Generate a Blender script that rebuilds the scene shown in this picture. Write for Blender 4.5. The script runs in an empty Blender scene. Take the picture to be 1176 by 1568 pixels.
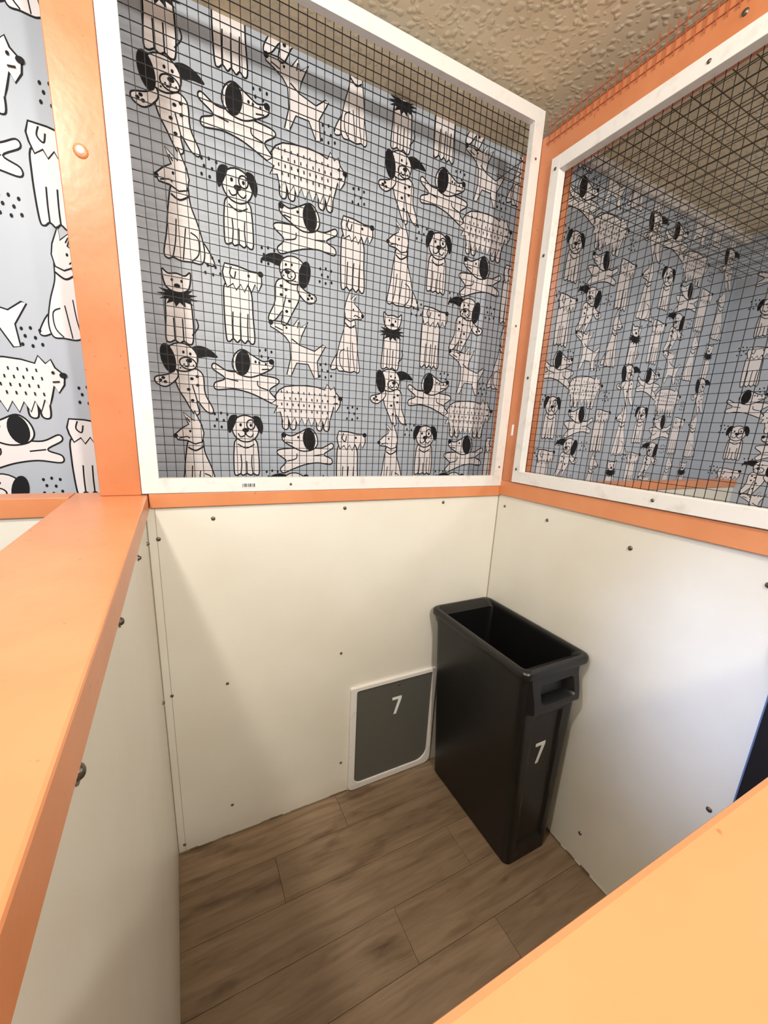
import bpy, bmesh, math, random
from mathutils import Vector, Matrix
from mathutils.geometry import tessellate_polygon
random.seed(7)
S=bpy.context.scene
COL=S.collection
def lin(c):
    return tuple(((x/255)/12.92 if x/255<=.04045 else ((x/255+.055)/1.055)**2.4) for x in c)+(1,)
# ------------------------------------------------ materials
def mat(name,rgb,rough=.5,spec=.5,metal=0,noise=None,bump=None,coat=0):
    m=bpy.data.materials.new(name);m.use_nodes=True
    nt=m.node_tree;b=nt.nodes['Principled BSDF']
    b.inputs['Base Color'].default_value=lin(rgb)
    b.inputs['Roughness'].default_value=rough
    b.inputs['Specular IOR Level'].default_value=spec
    b.inputs['Metallic'].default_value=metal
    b.inputs['Coat Weight'].default_value=coat
    tc=nt.nodes.new('ShaderNodeTexCoord')
    if noise:
        rgb2,scale,lo,hi=noise
        n=nt.nodes.new('ShaderNodeTexNoise');n.inputs['Scale'].default_value=scale;n.inputs['Detail'].default_value=6
        nt.links.new(tc.outputs['Object'],n.inputs['Vector'])
        r=nt.nodes.new('ShaderNodeValToRGB');r.color_ramp.elements[0].position=lo;r.color_ramp.elements[1].position=hi
        r.color_ramp.elements[0].color=lin(rgb);r.color_ramp.elements[1].color=lin(rgb2)
        nt.links.new(n.outputs['Fac'],r.inputs['Fac']);nt.links.new(r.outputs['Color'],b.inputs['Base Color'])
    if bump:
        scale,st,dist=bump
        n=nt.nodes.new('ShaderNodeTexNoise');n.inputs['Scale'].default_value=scale;n.inputs['Detail'].default_value=4
        nt.links.new(tc.outputs['Object'],n.inputs['Vector'])
        bp=nt.nodes.new('ShaderNodeBump');bp.inputs['Strength'].default_value=st;bp.inputs['Distance'].default_value=dist
        nt.links.new(n.outputs['Fac'],bp.inputs['Height']);nt.links.new(bp.outputs['Normal'],b.inputs['Normal'])
    return m
M_panel=mat('white_frp_panel',(232,228,217),.30,.45,noise=((224,218,204),3,.35,.7),bump=(9,.12,.01))
M_seam=mat('panel_seam',(150,140,122),.8)
M_scuff=mat('panel_scuff',(120,104,84),.8)
def timber(name,c1,c2):
    m=mat(name,c1,.34,.5);nt=m.node_tree;b=nt.nodes['Principled BSDF'];tc=nt.nodes['Texture Coordinate']
    n=nt.nodes.new('ShaderNodeTexNoise');n.inputs['Scale'].default_value=9;n.inputs['Detail'].default_value=7
    nt.links.new(tc.outputs['Object'],n.inputs['Vector'])
    r=nt.nodes.new('ShaderNodeValToRGB');r.color_ramp.elements[0].position=.3;r.color_ramp.elements[1].position=.7
    r.color_ramp.elements[0].color=lin(c2);r.color_ramp.elements[1].color=lin(c1)
    nt.links.new(n.outputs['Fac'],r.inputs['Fac'])
    v=nt.nodes.new('ShaderNodeTexNoise');v.inputs['Scale'].default_value=70;v.inputs['Detail'].default_value=2
    nt.links.new(tc.outputs['Object'],v.inputs['Vector'])
    r2=nt.nodes.new('ShaderNodeValToRGB');r2.color_ramp.elements[0].position=.73;r2.color_ramp.elements[1].position=.77
    r2.color_ramp.elements[0].color=(0,0,0,1);r2.color_ramp.elements[1].color=(.5,.5,.5,1)
    nt.links.new(v.outputs['Fac'],r2.inputs['Fac'])
    mx=nt.nodes.new('ShaderNodeMixRGB');nt.links.new(r2.outputs[0],mx.inputs[0]);nt.links.new(r.outputs[0],mx.inputs[1]);mx.inputs[2].default_value=lin((120,62,34))
    nt.links.new(mx.outputs[0],b.inputs['Base Color'])
    n3=nt.nodes.new('ShaderNodeTexNoise');n3.inputs['Scale'].default_value=55;nt.links.new(tc.outputs['Object'],n3.inputs['Vector'])
    bp=nt.nodes.new('ShaderNodeBump');bp.inputs['Strength'].default_value=.14;bp.inputs['Distance'].default_value=.003
    nt.links.new(n3.outputs['Fac'],bp.inputs['Height']);nt.links.new(bp.outputs['Normal'],b.inputs['Normal'])
    return m
M_orange=timber('orange_paint',(222,146,100),(213,136,90))
M_orange2=timber('orange_paint_post',(208,134,92),(196,121,78))
M_white=mat('white_frame_paint',(232,228,224),.4,.4,noise=((210,205,197),25,.55,.8))
M_wire=mat('wire_dark',(20,19,20),.5,.3)
M_wirer=mat('wire_roof',(84,68,48),.5,.4)
M_wireo=mat('wire_orange',(170,90,60),.5)
M_paper=mat('wallpaper_blue',(177,186,198),.42,.4,noise=((183,191,203),2,.3,.7))
M_ink=mat('wallpaper_ink',(26,26,30),.6,.2)
M_pw=mat('wallpaper_white',(234,229,231),.42,.4)
M_black=mat('black_plastic',(17,16,17),.36,.5,bump=(220,.12,.001))
M_grey=mat('grey_door_plastic',(90,89,83),.5,.4,bump=(300,.15,.001))
M_steel=mat('steel',(120,114,104),.4,.5,metal=1)
M_digit=mat('white_vinyl',(240,240,238),.5)
M_dark=mat('black_metal',(22,22,26),.4)
M_blue=mat('blue_edge',(90,110,150),.3)
M_sub=mat('subfloor',(50,38,28),.9)
# ceiling
def ceil_mat():
    m=bpy.data.materials.new('popcorn_ceiling');m.use_nodes=True;nt=m.node_tree;b=nt.nodes['Principled BSDF']
    b.inputs['Roughness'].default_value=.7
    tc=nt.nodes.new('ShaderNodeTexCoord')
    n=nt.nodes.new('ShaderNodeTexVoronoi');n.feature='SMOOTH_F1';n.inputs['Scale'].default_value=46;n.inputs['Smoothness'].default_value=.35
    nd=nt.nodes.new('ShaderNodeTexNoise');nd.inputs['Scale'].default_value=22;nd.inputs['Detail'].default_value=2
    nt.links.new(tc.outputs['Object'],nd.inputs['Vector'])
    va=nt.nodes.new('ShaderNodeVectorMath');va.operation='MULTIPLY_ADD';va.inputs[1].default_value=(.035,.035,.035)
    nt.links.new(nd.outputs['Color'],va.inputs[0]);nt.links.new(tc.outputs['Object'],va.inputs[2])
    nt.links.new(va.outputs[0],n.inputs['Vector'])
    r=nt.nodes.new('ShaderNodeValToRGB');r.color_ramp.elements[0].position=.15;r.color_ramp.elements[1].position=.5
    r.color_ramp.elements[0].color=(1,1,1,1);r.color_ramp.elements[1].color=(0,0,0,1)
    nt.links.new(n.outputs['Distance'],r.inputs['Fac'])
    bp=nt.nodes.new('ShaderNodeBump');bp.inputs['Strength'].default_value=1;bp.inputs['Distance'].default_value=.0045
    nt.links.new(r.outputs['Color'],bp.inputs['Height']);nt.links.new(bp.outputs['Normal'],b.inputs['Normal'])
    n2=nt.nodes.new('ShaderNodeTexNoise');n2.inputs['Scale'].default_value=3
    nt.links.new(tc.outputs['Object'],n2.inputs['Vector'])
    r2=nt.nodes.new('ShaderNodeValToRGB');r2.color_ramp.elements[0].position=.35;r2.color_ramp.elements[1].position=.7
    r2.color_ramp.elements[0].color=lin((232,215,180));r2.color_ramp.elements[1].color=lin((242,228,198))
    nt.links.new(n2.outputs['Fac'],r2.inputs['Fac']);nt.links.new(r2.outputs['Color'],b.inputs['Base Color'])
    return m
M_ceil=ceil_mat()
def wood_mat():
    m=bpy.data.materials.new('vinyl_plank_wood');m.use_nodes=True;nt=m.node_tree;L=nt.links;b=nt.nodes['Principled BSDF']
    b.inputs['Roughness'].default_value=.42
    tc=nt.nodes.new('ShaderNodeTexCoord');geo=nt.nodes.new('ShaderNodeNewGeometry')
    off=nt.nodes.new('ShaderNodeVectorMath');off.operation='SCALE'
    comb=nt.nodes.new('ShaderNodeCombineXYZ')
    L.new(geo.outputs['Random Per Island'],comb.inputs[0]);L.new(geo.outputs['Random Per Island'],comb.inputs[2])
    L.new(comb.outputs[0],off.inputs[0]);off.inputs['Scale'].default_value=23
    add=nt.nodes.new('ShaderNodeVectorMath');add.operation='ADD'
    L.new(tc.outputs['Object'],add.inputs[0]);L.new(off.outputs[0],add.inputs[1])
    mp=nt.nodes.new('ShaderNodeMapping');mp.inputs['Scale'].default_value=(2.2,22,1);L.new(add.outputs[0],mp.inputs['Vector'])
    n=nt.nodes.new('ShaderNodeTexNoise');n.inputs['Scale'].default_value=1.8;n.inputs['Detail'].default_value=10;n.inputs['Roughness'].default_value=.6;n.inputs['Distortion'].default_value=.7
    L.new(mp.outputs[0],n.inputs['Vector'])
    r=nt.nodes.new('ShaderNodeValToRGB');e=r.color_ramp.elements
    e[0].position=.28;e[0].color=lin((120,99,78));e[1].position=.74;e[1].color=lin((164,141,116))
    k=r.color_ramp.elements.new(.5);k.color=lin((146,123,99))
    L.new(n.outputs['Fac'],r.inputs['Fac'])
    mp2=nt.nodes.new('ShaderNodeMapping');mp2.inputs['Scale'].default_value=(3,9,1);L.new(add.outputs[0],mp2.inputs['Vector'])
    n3=nt.nodes.new('ShaderNodeTexNoise');n3.inputs['Scale'].default_value=1.5;n3.inputs['Detail'].default_value=5;L.new(mp2.outputs[0],n3.inputs['Vector'])
    r3=nt.nodes.new('ShaderNodeValToRGB');r3.color_ramp.elements[0].position=.58;r3.color_ramp.elements[1].position=.74
    r3.color_ramp.elements[0].color=(1,1,1,1);r3.color_ramp.elements[1].color=(.5,.43,.37,1)
    L.new(n3.outputs['Fac'],r3.inputs['Fac'])
    mx=nt.nodes.new('ShaderNodeMixRGB');mx.blend_type='MULTIPLY';mx.inputs[0].default_value=1
    L.new(r.outputs[0],mx.inputs[1]);L.new(r3.outputs[0],mx.inputs[2])
    hs=nt.nodes.new('ShaderNodeHueSaturation')
    mr=nt.nodes.new('ShaderNodeMapRange');mr.inputs['To Min'].default_value=.90;mr.inputs['To Max'].default_value=1.06
    L.new(geo.outputs['Random Per Island'],mr.inputs['Value']);L.new(mr.outputs[0],hs.inputs['Value']);L.new(mx.outputs[0],hs.inputs['Color'])
    L.new(hs.outputs[0],b.inputs['Base Color'])
    return m
M_wood=wood_mat()
# ------------------------------------------------ mesh helpers
class B:
    def __init__(s): s.v=[];s.f=[];s.m=[];s.mats=[]
    def mi(s,m):
        if m not in s.mats:s.mats.append(m)
        return s.mats.index(m)
    def box(s,x0,x1,y0,y1,z0,z1,m):
        i=len(s.v);k=s.mi(m)
        s.v+=[(x0,y0,z0),(x1,y0,z0),(x1,y1,z0),(x0,y1,z0),(x0,y0,z1),(x1,y0,z1),(x1,y1,z1),(x0,y1,z1)]
        for q in [(0,3,2,1),(4,5,6,7),(0,1,5,4),(1,2,6,5),(2,3,7,6),(3,0,4,7)]:
            s.f.append(tuple(i+a for a in q));s.m.append(k)
    def dome(s,c,n,r,h,m,seg=14):
        n=Vector(n).normalized();a=n.orthogonal().normalized();b=n.cross(a);c=Vector(c);k=s.mi(m)
        base=len(s.v);rings=[(1,0),(.95,.35),(.75,.7),(.4,.93)]
        for rr,hh in rings:
            for j in range(seg):
                t=2*math.pi*j/seg;s.v.append(tuple(c+a*(r*rr*math.cos(t))+b*(r*rr*math.sin(t))+n*(h*hh)))
        s.v.append(tuple(c+n*h))
        for q in range(3):
            for j in range(seg):
                j2=(j+1)%seg;s.f.append((base+q*seg+j,base+q*seg+j2,base+(q+1)*seg+j2,base+(q+1)*seg+j));s.m.append(k)
        top=base+4*seg
        for j in range(seg): s.f.append((base+3*seg+j,base+3*seg+(j+1)%seg,top));s.m.append(k)
    def cyl(s,c,n,r,h,m,seg=18):
        n=Vector(n).normalized();a=n.orthogonal().normalized();b=n.cross(a);c=Vector(c);k=s.mi(m);base=len(s.v)
        for q in (0,1):
            for j in range(seg):
                t=2*math.pi*j/seg;s.v.append(tuple(c+a*(r*math.cos(t))+b*(r*math.sin(t))+n*(h*q)))
        for j in range(seg):
            j2=(j+1)%seg;s.f.append((base+j,base+j2,base+seg+j2,base+seg+j));s.m.append(k)
        s.f.append(tuple(base+seg+j for j in range(seg)));s.m.append(k)
    def obj(s,name,parent=None,bevel=0,smooth=False):
        me=bpy.data.meshes.new(name);me.from_pydata(s.v,[],s.f)
        for m in s.mats: me.materials.append(m)
        me.polygons.foreach_set('material_index',s.m)
        if smooth: me.polygons.foreach_set('use_smooth',[True]*len(me.polygons))
        me.update()
        o=bpy.data.objects.new(name,me);COL.objects.link(o)
        if parent:o.parent=parent
        if bevel:
            bv=o.modifiers.new('bevel','BEVEL');bv.width=bevel;bv.segments=2;bv.limit_method='ANGLE'
        return o
def empty(name):
    e=bpy.data.objects.new(name,None);COL.objects.link(e);return e
# ------------------------------------------------ key dimensions
Y1=1.21; XL=-.085; XR=1.138; ZC=2.471; Y2=1.45; ZC2=2.585
ZP=1.187
X0=-1.3; X1=3.0; YF=-1.6
# floor planks
fl=B()
rows=[.62+.15*k for k in range(-15,6)]
for i in range(len(rows)-1):
    ya,yb=rows[i],rows[i+1]
    if abs(ya-.92)<.01: sx=.205
    elif abs(ya-.62)<.01: sx=.50
    elif abs(ya-.77)<.01: sx=-.42
    elif abs(ya-1.07)<.01: sx=.47
    else: sx=random.uniform(-.6,.6)
    xs=[X0]+[sx+1.22*k for k in range(-2,4) if X0+.05<sx+1.22*k<X1-.05]+[X1]
    for a,b in zip(xs,xs[1:]):
        fl.box(a+.0006,b-.0006,ya+.0006,min(yb,1.449)-.0006,-.006,0,M_wood)
fl.box(X0,X1,rows[0],1.449,-.03,-.0045,M_sub)
fl.obj('floor')
# ceiling
c=B();c.box(X0,1.26,YF,Y2+.1,ZC,ZC+.13,M_ceil);c.box(1.26,X1+.08,YF,Y2+.1,ZC2,ZC+.16,M_ceil);c.obj('ceiling')
# ------------------------------------------------ wallpaper
def cr(pts,closed=True,n=5):
    out=[];N=len(pts);P=[Vector((p[0],p[1],0)) for p in pts]
    rng=range(N) if closed else range(N-1)
    for i in rng:
        if closed: p0,p1,p2,p3=P[i-1],P[i],P[(i+1)%N],P[(i+2)%N]
        else: p0,p1,p2,p3=P[max(i-1,0)],P[i],P[i+1],P[min(i+2,N-1)]
        for k in range(n):
            t=k/n;out.append(.5*((2*p1)+(p2-p0)*t+(2*p0-5*p1+4*p2-p3)*t*t+(3*p1-p0-3*p2+p3)*t**3))
    if not closed: out.append(P[-1])
    return out
def ell(cx,cy,rx,ry,rot=0,n=22):
    a=math.radians(rot);return [Vector((cx+rx*math.cos(t)*math.cos(a)-ry*math.sin(t)*math.sin(a),cy+rx*math.cos(t)*math.sin(a)+ry*math.sin(t)*math.cos(a),0)) for t in [2*math.pi*k/n for k in range(n)]]
LW=.5
class Dog:
    def __init__(s): s.v=[];s.f=[];s.m=[];s.z=0
    def fill(s,P,m):
        s.z+=1;b=len(s.v)
        s.v+=[(p.x,p.y,s.z) for p in P]
        for t in tessellate_polygon([P]): s.f.append(tuple(b+i for i in t));s.m.append(m)
    def line(s,P,closed=False,w=LW):
        s.z+=1;b=len(s.v);N=len(P)
        for i in range(N):
            if closed: a,c=P[i-1],P[(i+1)%N]
            else: a,c=P[max(i-1,0)],P[min(i+1,N-1)]
            d=(c-a)
            if d.length<1e-6:d=Vector((1,0,0))
            d.normalize();nn=Vector((-d.y,d.x,0))*w/2
            s.v+=[(P[i].x+nn.x,P[i].y+nn.y,s.z),(P[i].x-nn.x,P[i].y-nn.y,s.z)]
        for i in range(N if closed else N-1):
            j=(i+1)%N;s.f.append((b+2*i,b+2*i+1,b+2*j+1,b+2*j));s.m.append(1)
    def shape(s,pts,m=2,smooth=True,w=LW):
        P=cr(pts) if smooth else cr(pts,n=1)
        s.fill(P,m)
        if m==2:s.line(P,True,w)
    def e(s,cx,cy,rx,ry,m=2,rot=0):
        P=ell(cx,cy,rx,ry,rot);s.fill(P,m)
        if m==2:s.line(P,True)
    def st(s,*pts,w=.44): s.line(cr(pts,False,4),False,w)
    def mirror(s):
        d=Dog();d.v=[(-x,y,z) for x,y,z in s.v];d.f=[tuple(reversed(f)) for f in s.f];d.m=s.m[:];d.z=s.z;return d
    def scale(s,a,b=None):
        b=b or a
        s.v=[(x*a,y*b,z) for x,y,z in s.v];return s
def bulldog():
    d=Dog()
    d.shape([(-3.4,2),(-4.8,-2),(-5,-10),(-4,-11.2),(-2.6,-10.6),(-1.6,-11.2),(0,-10.6),(1.6,-11.2),(2.6,-10.6),(4,-11.2),(5,-10),(4.8,-2),(3.4,2)])
    d.st((-2.2,-3.5),(-2,-7),(-2.4,-10.5));d.st((2.2,-3.5),(2,-7),(2.4,-10.5));d.st((0,-6),(0,-10.5));d.st((-3.3,0.2),(0,-1.2),(3.3,.2))
    d.e(0,5.7,5.2,4.7)
    d.shape([(-3,10),(-5.6,10),(-7,7),(-6.3,4),(-4.6,6)],1);d.shape([(3,10),(5.6,10),(7,7),(6.3,4),(4.6,6)],1)
    d.e(2.1,7.2,1.6,1.7);d.e(-1.9,7,.5,.6,1);d.e(2.1,7,.5,.6,1);d.e(0,5.2,1.3,.8,1)
    d.st((0,4.6),(-.4,3.4),(-2,2.8),(-3,4));d.st((0,4.6),(.4,3.4),(2,2.8),(3,4));return d
def sheepdog():
    d=Dog()
    d.shape([(-5,6),(-5.9,0),(-5.6,-10.5),(-4.6,-12),(-3.2,-11),(-1.8,-12),(-.6,-11),(.8,-12),(2,-11),(3.4,-12),(4.4,-10.5),(4,-3),(3.6,4),(1,7)])
    for x in(-3.2,-.6,2): d.st((x+.2,-2.5),(x,-7),(x,-11))
    d.shape([(-6,9),(-5.2,11.6),(-1,11.5),(3.6,10.7),(7.2,10.8),(7.4,7.4),(6.2,5),(5,7),(3.8,4.4),(2.6,6.6),(1.2,4),(0,6.2),(-1.6,4.2),(-2.6,6),(-4.6,4.6),(-5.6,7)],smooth=False)
    d.e(7,10.4,1,.9,1);d.e(2.8,9.2,.45,.5,1);d.st((-3,11),(-3.6,8.8),(-2.2,7.6),(-1.6,9.8));return d
def wolf():
    d=Dog()
    d.shape([(5,-12),(9,-14.6),(11,-13.6),(7,-8)])
    d.shape([(-2,7),(-3.8,1),(-5,-7),(-6.4,-13.6),(-5,-15),(-3.4,-14.4),(-1,-15),(3,-14.8),(6.6,-14.6),(7.6,-10.5),(6,-4),(3.6,2),(2.6,8)])
    d.st((-1.6,-3),(-2.2,-9),(-3.4,-14));d.st((1.4,-5),(.8,-9),(0,-14.6));d.st((3,-6),(5.6,-7.5),(5.5,-12),(3,-14.5));d.st((-2.8,3.8),(0,2.6),(3.2,4.2),w=.6)
    d.shape([(-7.4,8.2),(-4.6,10.6),(-2,12),(-3.8,16.2),(.2,13.3),(.4,17),(2.9,12),(3.6,9),(2.8,5.8),(0,5),(-3,6.2),(-6.4,6.4)],smooth=False)
    d.e(-7.2,7.8,.9,.8,1);d.e(-1.6,9.6,.45,.5,1);d.st((-6,6.9),(-3,7.6),(-2,7));d.st((-2.6,14.4),(-1.5,12.8));return d
def shaggy():
    d=Dog()
    for x in(-9,-6,5,8): d.shape([(x-1,-3),(x-1.1,-8.2),(x+1,-8.4),(x+1,-3)])
    d.shape([(-13,4),(-11.4,6.4),(-9,8),(-5,8.7),(0,9.1),(4,8.8),(7,8),(8,10.4),(9.6,8.2),(11,9.6),(11.8,7.2),(14,5),(13.6,2),(12,-.6),(11,1.5),(10,-2.4),(9.2,-5),(8.2,-3),(7,-6.6),(5.7,-3.6),(4.4,-7),(3,-4),(1.6,-7.3),(.3,-4),(-1.2,-7.2),(-2.5,-4),(-4,-7.2),(-5.3,-4),(-7,-7),(-8.3,-3.4),(-10,-6),(-11,-2),(-13.4,-2.6),(-12,.3),(-14.4,1),(-12.4,2.6)],smooth=False)
    for r,y in enumerate((6.4,4,1.6,-.8)):
        for k in range(9):
            x=-10.5+k*2.2+(r%2)*1.1
            if x<9: d.st((x,y),(x+.1,y-1),w=.42)
    d.e(13.7,5,1,.85,1);d.e(11.2,5.6,.42,.48,1);d.st((12.6,3),(10.8,2.7));return d
def dal():
    d=Dog()
    d.shape([(-3,2),(-2.4,-4),(.2,-9),(3,-14),(5,-13.6),(4.4,-9),(7.4,-12.6),(9.8,-13.6),(10.2,-11.6),(7.6,-6),(7,1),(3,3)])
    d.st((3,-3),(4,-7),(4.5,-9.2));d.shape([(-2,-1),(-6,-4.5),(-9.4,-3.6),(-9.6,-1.4),(-5,0),(-2.4,2)])
    for a,b in((-8,-2.4),(-6.4,-2.9),(-7,-1.5),(3,-1),(5,-3.2),(1.6,-5),(5,0),(2.8,-9)): d.e(a,b,.65,.55,1)
    d.shape([(3,9.6),(6,11.2),(10,10.4),(13,7.8),(9,7.6),(5.4,7)],1)
    d.e(0,6.4,5.6,5,2)
    d.e(-4.8,5.6,2.5,5.2,1,rot=12)
    d.e(.6,8.3,.45,.55,1);d.e(3,7.9,.45,.55,1);d.e(2,4.4,3,2.1,2,rot=-10);d.e(2.4,5.4,1.1,.75,1);d.st((2.3,4.6),(2.1,3.4),(.8,3.2))
    for a,b in((.6,4),(3.9,3.9),(-.8,2.6)): d.e(a,b,.3,.3,1)
    return d
def spot():
    d=Dog()
    d.shape([(-2,1),(-8,1),(-12.6,3),(-13.4,1.2),(-9,-1.6),(-12.8,-3.4),(-12.4,-5.6),(-6,-5),(0,-5.8),(5,-7.4),(9.6,-9),(11,-7.4),(8.4,-4.4),(12.2,-1.6),(11.4,0),(6,.6)])
    d.st((-8.6,-1.6),(-4,-2.2));d.st((8,-4.4),(4,-3.4),(3.6,-1.4))
    d.shape([(-6,3),(-5,6.6),(-2,8.6),(2,7),(6,5.4),(9.6,6),(9.8,3.6),(6,1.4),(1,-.4),(-4,.4)])
    d.e(-2,4.2,2.9,4.3,1,rot=-10);d.e(9.4,5.6,1.1,1,1);d.e(3,5,.45,.5,1);d.st((8.4,3),(5.4,2.6));return d
def terrier():
    d=Dog()
    d.shape([(-13,8.2),(-10,7),(-6.6,5.2),(-4.6,3),(-4.2,-3),(-6,-9.6),(-4,-10),(-1.4,-4.6),(4,-4.6),(7,-10),(9,-9.6),(8.4,-3),(12.4,3.6),(11,4),(7,1),(0,2.6),(.8,6),(3.8,12),(.4,9.4),(-.4,13),(-3,9.6),(-8,10.6),(-12.6,10.4)],smooth=False)
    d.e(-12.8,9.8,1,1,1);d.e(-6,8.6,.45,.5,1);d.st((-11,8.4),(-7.6,7.4));d.st((0,2.6),(-3.6,4.6),w=.5);d.st((-1,9),(-.6,11.4));return d
def hairy():
    d=Dog()
    d.shape([(-3.2,3),(-4.2,-4),(-4.6,-11),(-3.4,-12),(-1.8,-11.2),(-.4,-12),(1,-11.2),(2.6,-12),(4,-11),(4.4,-4),(3.2,3)])
    for x in(-1.8,1): d.st((x,-4),(x,-11))
    d.st((3.8,-9),(6,-6),(5.4,-3.4))
    P=[]
    for k in range(26):
        t=2*math.pi*k/26;r=1 if k%2 else .58;P.append((6.6*r*math.cos(t),3+3.6*r*math.sin(t)))
    d.shape(P,1,smooth=False)
    d.shape([(-3.8,6),(-4.4,10.4),(-2.6,9.4),(0,9.8),(2.6,9.4),(4.4,10.6),(3.8,6),(1.6,4.2),(-1.6,4.2)])
    d.e(-1.5,7.6,.42,.5,1);d.e(1.5,7.6,.42,.5,1);d.e(0,6,1,.7,1);return d
def dots():
    d=Dog()
    for a,b in((-2,2),(0,2.4),(2,2),(-1.4,.2),(.8,0),(-2.2,-2),(0,-2.2),(2.2,-1.6)): d.e(a,b,.36,.5,1)
    return d
D=dict(b=bulldog().scale(.82,.92),s=sheepdog().scale(.86,.92),w=wolf().scale(.76,.86),g=shaggy().scale(.88,.84),d=dal().scale(.78,.80),
       p=spot().scale(.80,.90),t=terrier().scale(.74,.80),h=hairy().scale(.84,.86),o=dots().scale(.95))
D['dL']=D['d'].mirror();D['pL']=D['p'].mirror();D['sL']=D['s'].mirror()
D['wR']=wolf().scale(.64,.84).mirror()
TILE=[('d',0.02,0.015),('p',.29,-.01),('g',.57,.12),('w',.05,.375),('b',.27,.31),('pL',.555,.33),('s',.80,.38),('h',.02,.735),('s',.27,.69),
      ('dL',.50,.58),('wR',.785,.74),('t',.53,.855),('o',.165,.20),('o',.655,.50),('o',.81,.13),('o',.39,.47),('o',.66,.93),('o',.16,.56),('o',.37,.90)]
TW,TH=.71,.69
def paper(name,org,ux,umin,umax,zoff,parent,nrm,ztop):
    b=B()
    for m in(M_paper,M_ink,M_pw): b.mi(m)
    org=Vector(org);ux=Vector(ux);n=Vector(nrm)
    for ci in range(-4,8):
        for ri in range(-1,3):
            for k,(t,u,v) in enumerate(TILE):
                cu=u*TW+ci*TW;Z=2.25-TH*v-TH*ri+zoff
                if not(1.02<Z<ztop+.12): continue
                d=D[t]
                if cu<umin or cu>umax: continue
                i=len(b.v);sub=(k%5)*.000016
                for x,y,z in d.v:
                    q=org+ux*(cu+x*.01)+n*(.0004+z*.00008+sub);b.v.append((q.x,q.y,min(Z+y*.01,ztop)))
                b.f+=[tuple(i+a for a in f) for f in d.f];b.m+=d.m
    return b.obj(name,parent)
wb=B();wb.box(X0,X1+.08,Y2,Y2+.08,0,ZC2,M_paper);wbo=wb.obj('wall_back')
paper('dog_wallpaper_print_left',(-.078,Y2,0),(1,0,0),-1.15,-.09,0,wbo,(0,-1,0),ZC)
paper('dog_wallpaper_print_main',(.02,Y2,0),(1,0,0),-.06,1.30,0,wbo,(0,-1,0),ZC)
paper('dog_wallpaper_print_right',(.02,Y2,0),(1,0,0),1.301,2.9,.17,wbo,(0,-1,0),ZC2)
wr=B();wr.box(X1,X1+.08,YF,Y2,0,ZC2,M_paper);wro=wr.obj('wall_far_right')
paper('dog_wallpaper_print_side',(X1,Y2,0),(0,-1,0),.1,2.4,.1,wro,(-1,0,0),ZC2)
t=B();t.box(1.262,X1,Y2-.025,Y2,ZC2-.045,ZC2,M_white);t.obj('trim_1')
# ------------------------------------------------ kennel partitions
def wall(name,x0,x1,y0,y1,z0,z1): 
    b=B();b.box(x0,x1,y0,y1,z0,z1,M_panel);return b
w=wall('',XL,XR,Y1,Y1+.05,.003,ZP)
for x,z,r in [(.08,1.15,.006),(.48,1.163,.006),(.87,1.168,.006),(-.06,1.10,.006),(.48,.63,.005),(.095,.61,.005),(-.062,.61,.005),(.49,.15,.005),(.09,.13,.005),(-.065,.035,.005)]:
    w.dome((x,Y1,z),(0,-1,0),r,.004,M_steel)
w.box(XL,XL+.0025,Y1-.002,Y1,.003,ZP,M_seam)
w.box(XL+.022,XL+.0230,Y1-.0006,Y1,.003,ZP,M_seam)
w.box(XR-.0025,XR,Y1-.002,Y1,.003,ZP,M_seam)
x=XL
while x<.52:
    a=random.uniform(.01,.05);w.box(x,min(x+a,.519),Y1-.0015,Y1,.003,.004+random.random()*.005,M_scuff if random.random()<.5 else M_seam);x+=a
wbk=w.obj('wall_kennel_back')
w=wall('',XR,XR+.05,.295,Y1+.05,.003,ZP+.005)
for y,z,r in [(.96,1.14,.006),(.66,1.125,.007),(.35,1.13,.007),(.63,.12,.006),(.335,.53,.007),(1.17,1.15,.005)]:
    w.dome((XR,y,z),(-1,0,0),r,.0045,M_steel)
y=.3
while y<1.2:
    a=random.uniform(.01,.04);w.box(XR-.0015,XR,y,y+a,.003,.005+random.random()*.006,M_scuff if random.random()<.6 else M_panel);y+=a
w.obj('wall_kennel_right')
g=B();g.box(XR-.012,XR+.05,.10,.291,.003,ZP,M_dark);g.box(XR-.014,XR+.05,.2915,.2945,.003,ZP,M_blue);g.obj('door_frame_post')
w=wall('',XL-.05,XL,.07,Y1+.05,.003,ZP-.01)
for y,z,r in [(.92,1.14,.0045),(.60,1.150,.0055),(.325,1.155,.0065),(1.17,1.10,.004),(1.17,.62,.004)]:
    w.cyl((XL,y,z),(1,0,0),r*1.5,.0015,M_steel);w.dome((XL+.0015,y,z),(1,0,0),r,.005,M_steel)
w.obj('wall_kennel_left')
w=wall('',XL-.05,XR+.05,-.02,.03,.003,ZP);w.obj('wall_kennel_front')
w=wall('',X0,XL-.052,Y1,Y1+.05,.003,ZP);w.dome((-.31,Y1,1.15),(0,-1,0),.006,.004,M_steel);w.obj('wall_neighbor_left_back')
w=wall('',XR+.052,X1,Y1,Y1+.05,.003,ZP);w.obj('wall_neighbor_right_back')
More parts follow.
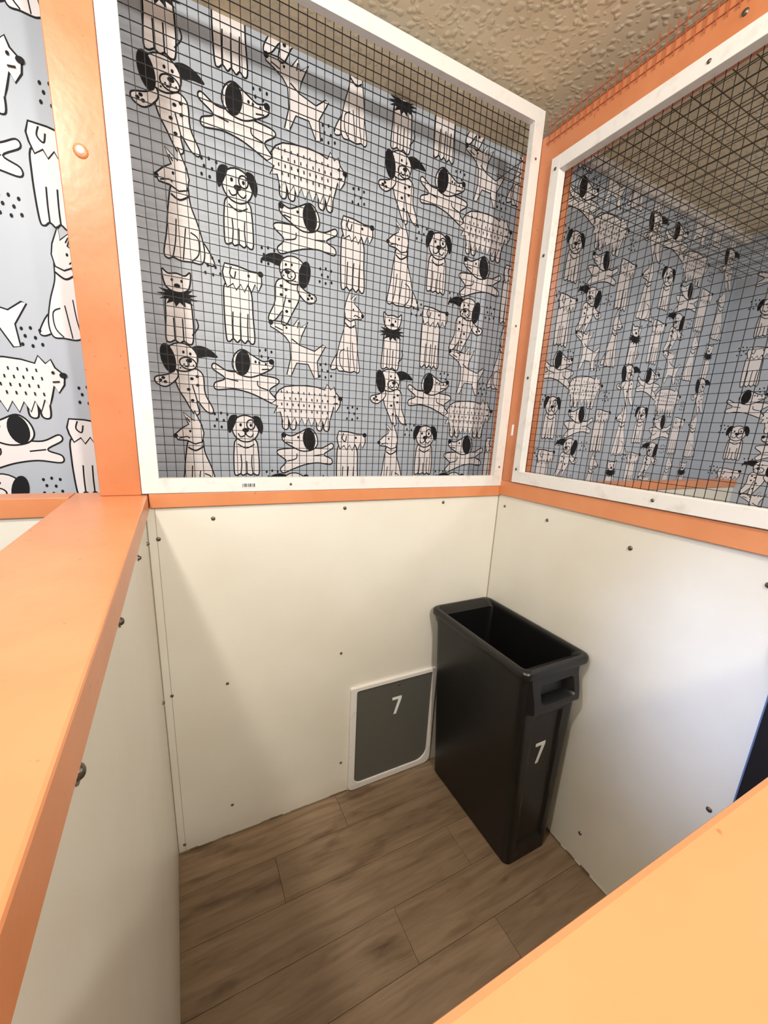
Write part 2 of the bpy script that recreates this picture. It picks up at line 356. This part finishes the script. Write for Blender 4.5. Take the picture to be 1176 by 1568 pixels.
# ------------------------------------------------ orange timber
r=B();r.box(XL+.012,XR+.0,Y1-.008,Y1+.07,ZP,1.226,M_orange);r.obj('orange_rail_back',bevel=.002)
r=B();r.box(X0,-.241,Y1-.008,Y1+.07,ZP-.012,1.222,M_orange);r.obj('orange_rail_neighbor_left',bevel=.002)
r=B();r.box(XR+.09,X1,Y1-.008,Y1+.07,ZP,1.226,M_orange);r.obj('orange_rail_neighbor_right',bevel=.002)
r=B();r.box(-.239,XL+.010,-.35,Y1+.06,ZP-.009,1.222,M_orange);r.obj('orange_ledge_left',bevel=.003)
r=B();r.box(-.06,XR+.08,-.11,.066,1.20,1.24,M_orange);r.obj('orange_ledge_front',bevel=.004)
r=B();r.box(XR-.008,XR+.085,.1,Y1-.009,ZP+.006,1.248,M_orange);r.obj('orange_rail_right',bevel=.002)
r=B();r.box(XR-.004,XR+.085,Y1-.07,Y1-.0085,1.2485,2.36,M_orange2);r.box(XR+.001,XR+.085,Y1-.0085,Y1+.08,1.2485,2.36,M_orange2)
r.box(XR-.0055,XR-.004,Y1-.04,Y1-.03,1.42,1.46,M_digit);r.obj('orange_post_right',bevel=.002)
r=B();r.box(-.178,-.0885,Y1-.004,Y1+.085,1.2225,ZC,M_orange2)
r.dome((-.137,Y1-.004,1.955),(0,-1,0),.014,.006,M_orange);r.dome((-.137,Y1-.008,1.955),(0,-1,0),.008,.005,M_white)
r.obj('orange_post_left',bevel=.002)
r=B();r.box(XR-.004,XR+.085,.05,Y1-.07,2.276,2.362,M_orange2);r.dome((XR-.004,.65,2.31),(-1,0,0),.007,.004,M_steel);r.obj('orange_beam_right',bevel=.002)
# ------------------------------------------------ mesh screens
def grid(b,axis,c,a0,a1,z0,z1,sp,r,m):
    def bx(a,a2,z,z2,o):
        if axis=='y': b.box(a,a2,c-r+o,c+r+o,z,z2,m)
        elif axis=='x': b.box(c-r+o,c+r+o,a,a2,z,z2,m)
        else: b.box(a,a2,z,z2,c-r+o,c+r+o,m)
    x=a0+sp*.5
    while x<a1: bx(x-r,x+r,z0,z1,0);x+=sp
    z=z0+sp*.5
    while z<z1: bx(a0,a1,z-r,z+r,r*1.6);z+=sp
sc=empty('mesh_screen_back')
f=B();yb0,yb1=Y1-.010,Y1+.012
f.box(-.087,-.046,yb0,yb1,1.227,2.434,M_white);f.box(1.092,1.132,yb0,yb1,1.227,2.434,M_white)
f.box(-.046,1.092,yb0,yb1,1.227,1.266,M_white);f.box(-.046,1.092,yb0,yb1,2.396,2.434,M_white)
for x,z in((1.112,1.3),(1.112,2.3),(.3,1.246),(1.112,1.8)): f.dome((x,yb0,z),(0,-1,0),.004,.003,M_steel)
f.box(.158,.20,yb0-.001,yb0,1.238,1.252,M_digit)
for k in range(9): f.box(.161+k*.004,.1625+k*.004+(k%3)*.0006,yb0-.0016,yb0-.001,1.240,1.250,M_ink)
f.obj('frame',sc,bevel=.0015)
f=B();grid(f,'y',Y1+.016,-.06,1.10,1.25,2.42,.0225,.00078,M_wire);f.obj('wire_mesh',sc)
sc=empty('mesh_screen_right')
f=B();xa0=XR-.014;xb0=XR-.0055
f.box(xa0,xb0+.02,1.104,1.139,1.2505,2.274,M_white);f.box(xa0,xb0+.02,.06,.10,1.2505,2.274,M_white)
f.box(xa0,xb0+.02,.10,1.104,1.2505,1.292,M_white);f.box(xa0,xb0+.02,.10,1.104,2.234,2.274,M_white)
for y,z in((1.122,1.3),(1.122,1.62),(1.122,2.0),(1.12,2.24),(.62,1.271),(.3,1.271),(.7,2.254)): f.dome((xa0,y,z),(-1,0,0),.005,.003,M_steel)
f.obj('frame',sc,bevel=.0015)
f=B();grid(f,'x',XR+.017,.08,1.13,1.26,2.26,.0225,.00065,M_wire);f.obj('wire_mesh',sc)
rf=B();grid(rf,'z',2.364,XR+.0,X1-.01,-.6,1.44,.05,.001,M_wirer);rf.obj('wire_mesh_roof')
rs=B();grid(rs,'x',XR-.007,.08,1.18,2.325,2.40,.022,.0009,M_wireo);rs.obj('wire_mesh_strip')
# ------------------------------------------------ numbers
def seven(b,c,ux,uz,n,hh,m):
    c=Vector(c);ux=Vector(ux);uz=Vector(uz);n=Vector(n)
    P=[(-.26,.5),(.28,.5),(.28,.36),(.00,-.5),(-.15,-.5),(.10,.35),(-.26,.35)]
    i=len(b.v);k=b.mi(m)
    for o in(0,.0012):
        for a,q in P: b.v.append(tuple(c+ux*(a*hh)+uz*(q*hh)+n*o))
    N=len(P)
    for t_ in tessellate_polygon([[Vector((a,q,0)) for a,q in P]]): b.f.append(tuple(i+N+j for j in t_));b.m.append(k)
    for j in range(N): j2=(j+1)%N;b.f.append((i+j,i+j2,i+N+j2,i+N+j));b.m.append(k)
# ------------------------------------------------ dog door
def rrect(x0,x1,z0,z1,rad,n=6):
    P=[]
    for cx,cz,a0 in((x1-rad[0],z1-rad[0],0),(x0+rad[1],z1-rad[1],90),(x0+rad[2],z0+rad[2],180),(x1-rad[3],z0+rad[3],270)):
        rr=rad[(0,1,2,3)[a0//90]]
        for k in range(n+1):
            t_=math.radians(a0+90*k/n);P.append((cx+rr*math.cos(t_),cz+rr*math.sin(t_)))
    return P
dd=empty('dog_door')
def ring(b,A,Bp,ya,yb,m):
    i=len(b.v);k=b.mi(m);N=len(A)
    for P,y in((A,yb),(A,ya),(Bp,ya),(Bp,yb)): b.v+=[(x,y,z) for x,z in P]
    for q in range(3):
        for j in range(N):
            j2=(j+1)%N;b.f.append((i+q*N+j,i+q*N+j2,i+(q+1)*N+j2,i+(q+1)*N+j));b.m.append(k)
f=B()
A=rrect(.52,.905,.006,.475,(.008,.008,.02,.03));I=rrect(.545,.885,.032,.459,(.008,.008,.03,.05))
ring(f,A,I,Y1-.012,Y1,M_white);f.obj('door_frame',dd,bevel=.002)
f=B();k=f.mi(M_grey);i=len(f.v);I2=rrect(.543,.887,.030,.461,(.008,.008,.03,.05));N=len(I2)
for y in(Y1-.0005,Y1-.006): f.v+=[(x,y,z) for x,z in I2]
f.f.append(tuple(i+N+j for j in range(N)));f.m.append(k)
for j in range(N): f.f.append((i+j,i+(j+1)%N,i+N+(j+1)%N,i+N+j));f.m.append(k)
seven(f,(.722,Y1-.0062,.345),(1,0,0),(0,0,1),(0,-1,0),.078,M_digit)
f.dome((.728,Y1-.006,.438),(0,-1,0),.005,.003,M_steel)
f.obj('flap',dd)
# ------------------------------------------------ trash bin
def sstep(a,b,x):
    t_=max(0,min(1,(x-a)/(b-a)));return t_*t_*(3-2*t_)
def lerp(a,b,t_): return a+(b-a)*t_
cx0,cx1,cy0,cy1=.860,1.114,.716,1.182
bx0,bx1,by0,by1=.900,1.090,.714,1.160
HB=.762
def prof(t_,off=0):
    return lerp(bx0,cx0,t_)-off,lerp(bx1,cx1,t_)+off,lerp(by0,cy0,t_)-off,lerp(by1,cy1,t_)+off
def ringpts(x0,x1,y0,y1,rad,ns=28,nc=6,z=0,disp=None):
    P=[]
    def seg(a,b,n): return [lerp(a,b,k/n) for k in range(n)]
    for u in seg(x0+rad,x1-rad,ns): P.append((u,y0,'f',(u-(x0+x1)/2)))
    for k in range(nc): t_=math.radians(-90+90*k/nc);P.append((x1-rad+rad*math.cos(t_),y0+rad+rad*math.sin(t_),'c',0))
    for u in seg(y0+rad,y1-rad,ns): P.append((x1,u,'r',0))
    for k in range(nc): t_=math.radians(90*k/nc);P.append((x1-rad+rad*math.cos(t_),y1-rad+rad*math.sin(t_),'c',0))
    for u in seg(x1-rad,x0+rad,ns): P.append((u,y1,'b',(u-(x0+x1)/2)))
    for k in range(nc): t_=math.radians(90+90*k/nc);P.append((x0+rad+rad*math.cos(t_),y1-rad+rad*math.sin(t_),'c',0))
    for u in seg(y1-rad,y0+rad,ns): P.append((x0,u,'l',0))
    for k in range(nc): t_=math.radians(180+90*k/nc);P.append((x0+rad+rad*math.cos(t_),y0+rad+rad*math.sin(t_),'c',0))
    out=[]
    for x,y,sd,u in P:
        if disp and sd in'fb':
            d=disp(abs(u),z);y=y-d if sd=='f' else y+d
        out.append((x,y,z))
    return out
def disp(u,z):
    d=0
    col=sstep(.60,.625,z)*(1-sstep(.105,.118,u))
    d+=col*(.006+.020*(1-sstep(.625,.74,z)))
    poc=sstep(.645,.652,z)*(1-sstep(.695,.702,z))*(1-sstep(.062,.068,u))
    d-=poc*.034
    ch=(1-sstep(.57,.585,z))*sstep(.06,.075,z)*(1-sstep(.055,.062,u))
    d-=ch*.009
    return d
b=B();k=b.mi(M_black);rings=[]
zs=[0,.004]+[.01*i for i in range(1,60)]+[.60+.004*i for i in range(0,34)]+[.7355]
for z in zs:
    x0,x1,y0,y1=prof(z/.735);e=-.006 if z==0 else 0
    rings.append(ringpts(x0-e,x1+e,y0-e,y1+e,.022,z=z,disp=disp))
for off,z in((.004,.7355),(.013,.735),(.0145,.738),(.0145,.754),(.012,.759),(.008,HB),(-.001,HB),(-.004,.757)):
    x0,x1,y0,y1=prof(1,off);rings.append(ringpts(x0,x1,y0,y1,.024,z=z))
for z in(.74,.6,.4,.2,.03):
    x0,x1,y0,y1=prof(z/.735,-.005)
    rings.append(ringpts(x0,x1,y0+.03,y1-.03,.018,z=z))
N=len(rings[0])
for R in rings: b.v+=R
for q in range(len(rings)-1):
    for j in range(N):
        j2=(j+1)%N;b.f.append((q*N+j,q*N+j2,(q+1)*N+j2,(q+1)*N+j));b.m.append(k)
b.f.append(tuple(reversed(range(N))));b.m.append(k)
b.f.append(tuple((len(rings)-1)*N+j for j in range(N)));b.m.append(k)
tb=empty('trash_bin')
o=b.obj('bin_body',tb,smooth=True)
o.data.set_sharp_from_angle(angle=math.radians(32))
s7=B()
zc=.43;tt=zc/.735;yy=lerp(by0,cy0,tt)+.009-.0012
nrm=Vector((0,-1,-(by0-cy0)/.735)).normalized();upv=Vector((0,(cy0-by0)/.735,1)).normalized()
seven(s7,(.982,yy,zc),(1,0,0),upv,nrm,.078,M_digit);s7.obj('number_label',tb)
# ------------------------------------------------ lights
def area(name,loc,target,size,power,col,shape='DISK',spread=None):
    L=bpy.data.lights.new(name,'AREA');L.shape=shape;L.size=size;L.energy=power;L.color=col
    if spread:L.spread=math.radians(spread)
    o=bpy.data.objects.new(name,L);COL.objects.link(o);o.location=loc
    d=Vector(target)-Vector(loc);o.rotation_euler=d.to_track_quat('-Z','Y').to_euler();return o
area('ceiling_light',(-.44,.20,2.44),(.4,1.25,.8),.14,19,(1,.95,.85))
area('ceiling_light.001',(.45,-1.0,2.42),(.45,.8,.9),.16,27,(1,.95,.87))
area('ceiling_light.002',(2.2,-.2,2.30),(2.1,.9,0),.4,13,(1,.95,.88))
area('window_daylight',(-1.25,-.3,1.9),(.4,1.2,1.5),.8,10,(.80,.89,1))
area('fill_cool_spot',(-.6,.45,1.85),(1.138,.31,.82),.25,.8,(.45,.60,1),spread=26)  # added narrow cool spot, tints the right wall bluish; no window here
area('fill_ceiling_up',(.62,-.45,2.0),(.72,.25,2.47),.12,7,(1,.92,.77))  # added upward fill behind the camera to brighten the ceiling
L=bpy.data.lights.new('fill_ceiling_point','POINT');L.energy=4;L.color=(1,.93,.80);L.shadow_soft_size=.05  # unseen point fill added to light the ceiling and its bumps
o=bpy.data.objects.new('fill_ceiling_point',L);COL.objects.link(o);o.location=(.8,-.45,2.12)
W=bpy.data.worlds.new('world');S.world=W;W.use_nodes=True
W.node_tree.nodes['Background'].inputs[0].default_value=(1,.95,.89,1);W.node_tree.nodes['Background'].inputs[1].default_value=.22
# ------------------------------------------------ camera
cd=bpy.data.cameras.new('camera');co=bpy.data.objects.new('camera',cd);COL.objects.link(co)
yw,pt,rl=[math.radians(a) for a in(27.46,-14.162,2.903)]
fw=Vector((math.sin(yw)*math.cos(pt),math.cos(yw)*math.cos(pt),math.sin(pt)))
rt=Vector((math.cos(yw),-math.sin(yw),0));up=rt.cross(fw)
c_,s_=math.cos(rl),math.sin(rl);r2=rt*c_+up*s_;u2=up*c_-rt*s_
Mx=Matrix((( r2.x,u2.x,-fw.x,0),(r2.y,u2.y,-fw.y,0),(r2.z,u2.z,-fw.z,1.42),(0,0,0,1)))
co.matrix_world=Mx
cd.sensor_fit='VERTICAL';cd.sensor_height=36;cd.lens=615.45/1568*36;cd.shift_y=28.6/1568;cd.clip_start=.01
S.camera=co
S.view_settings.view_transform='Standard'
S.view_settings.look='None'
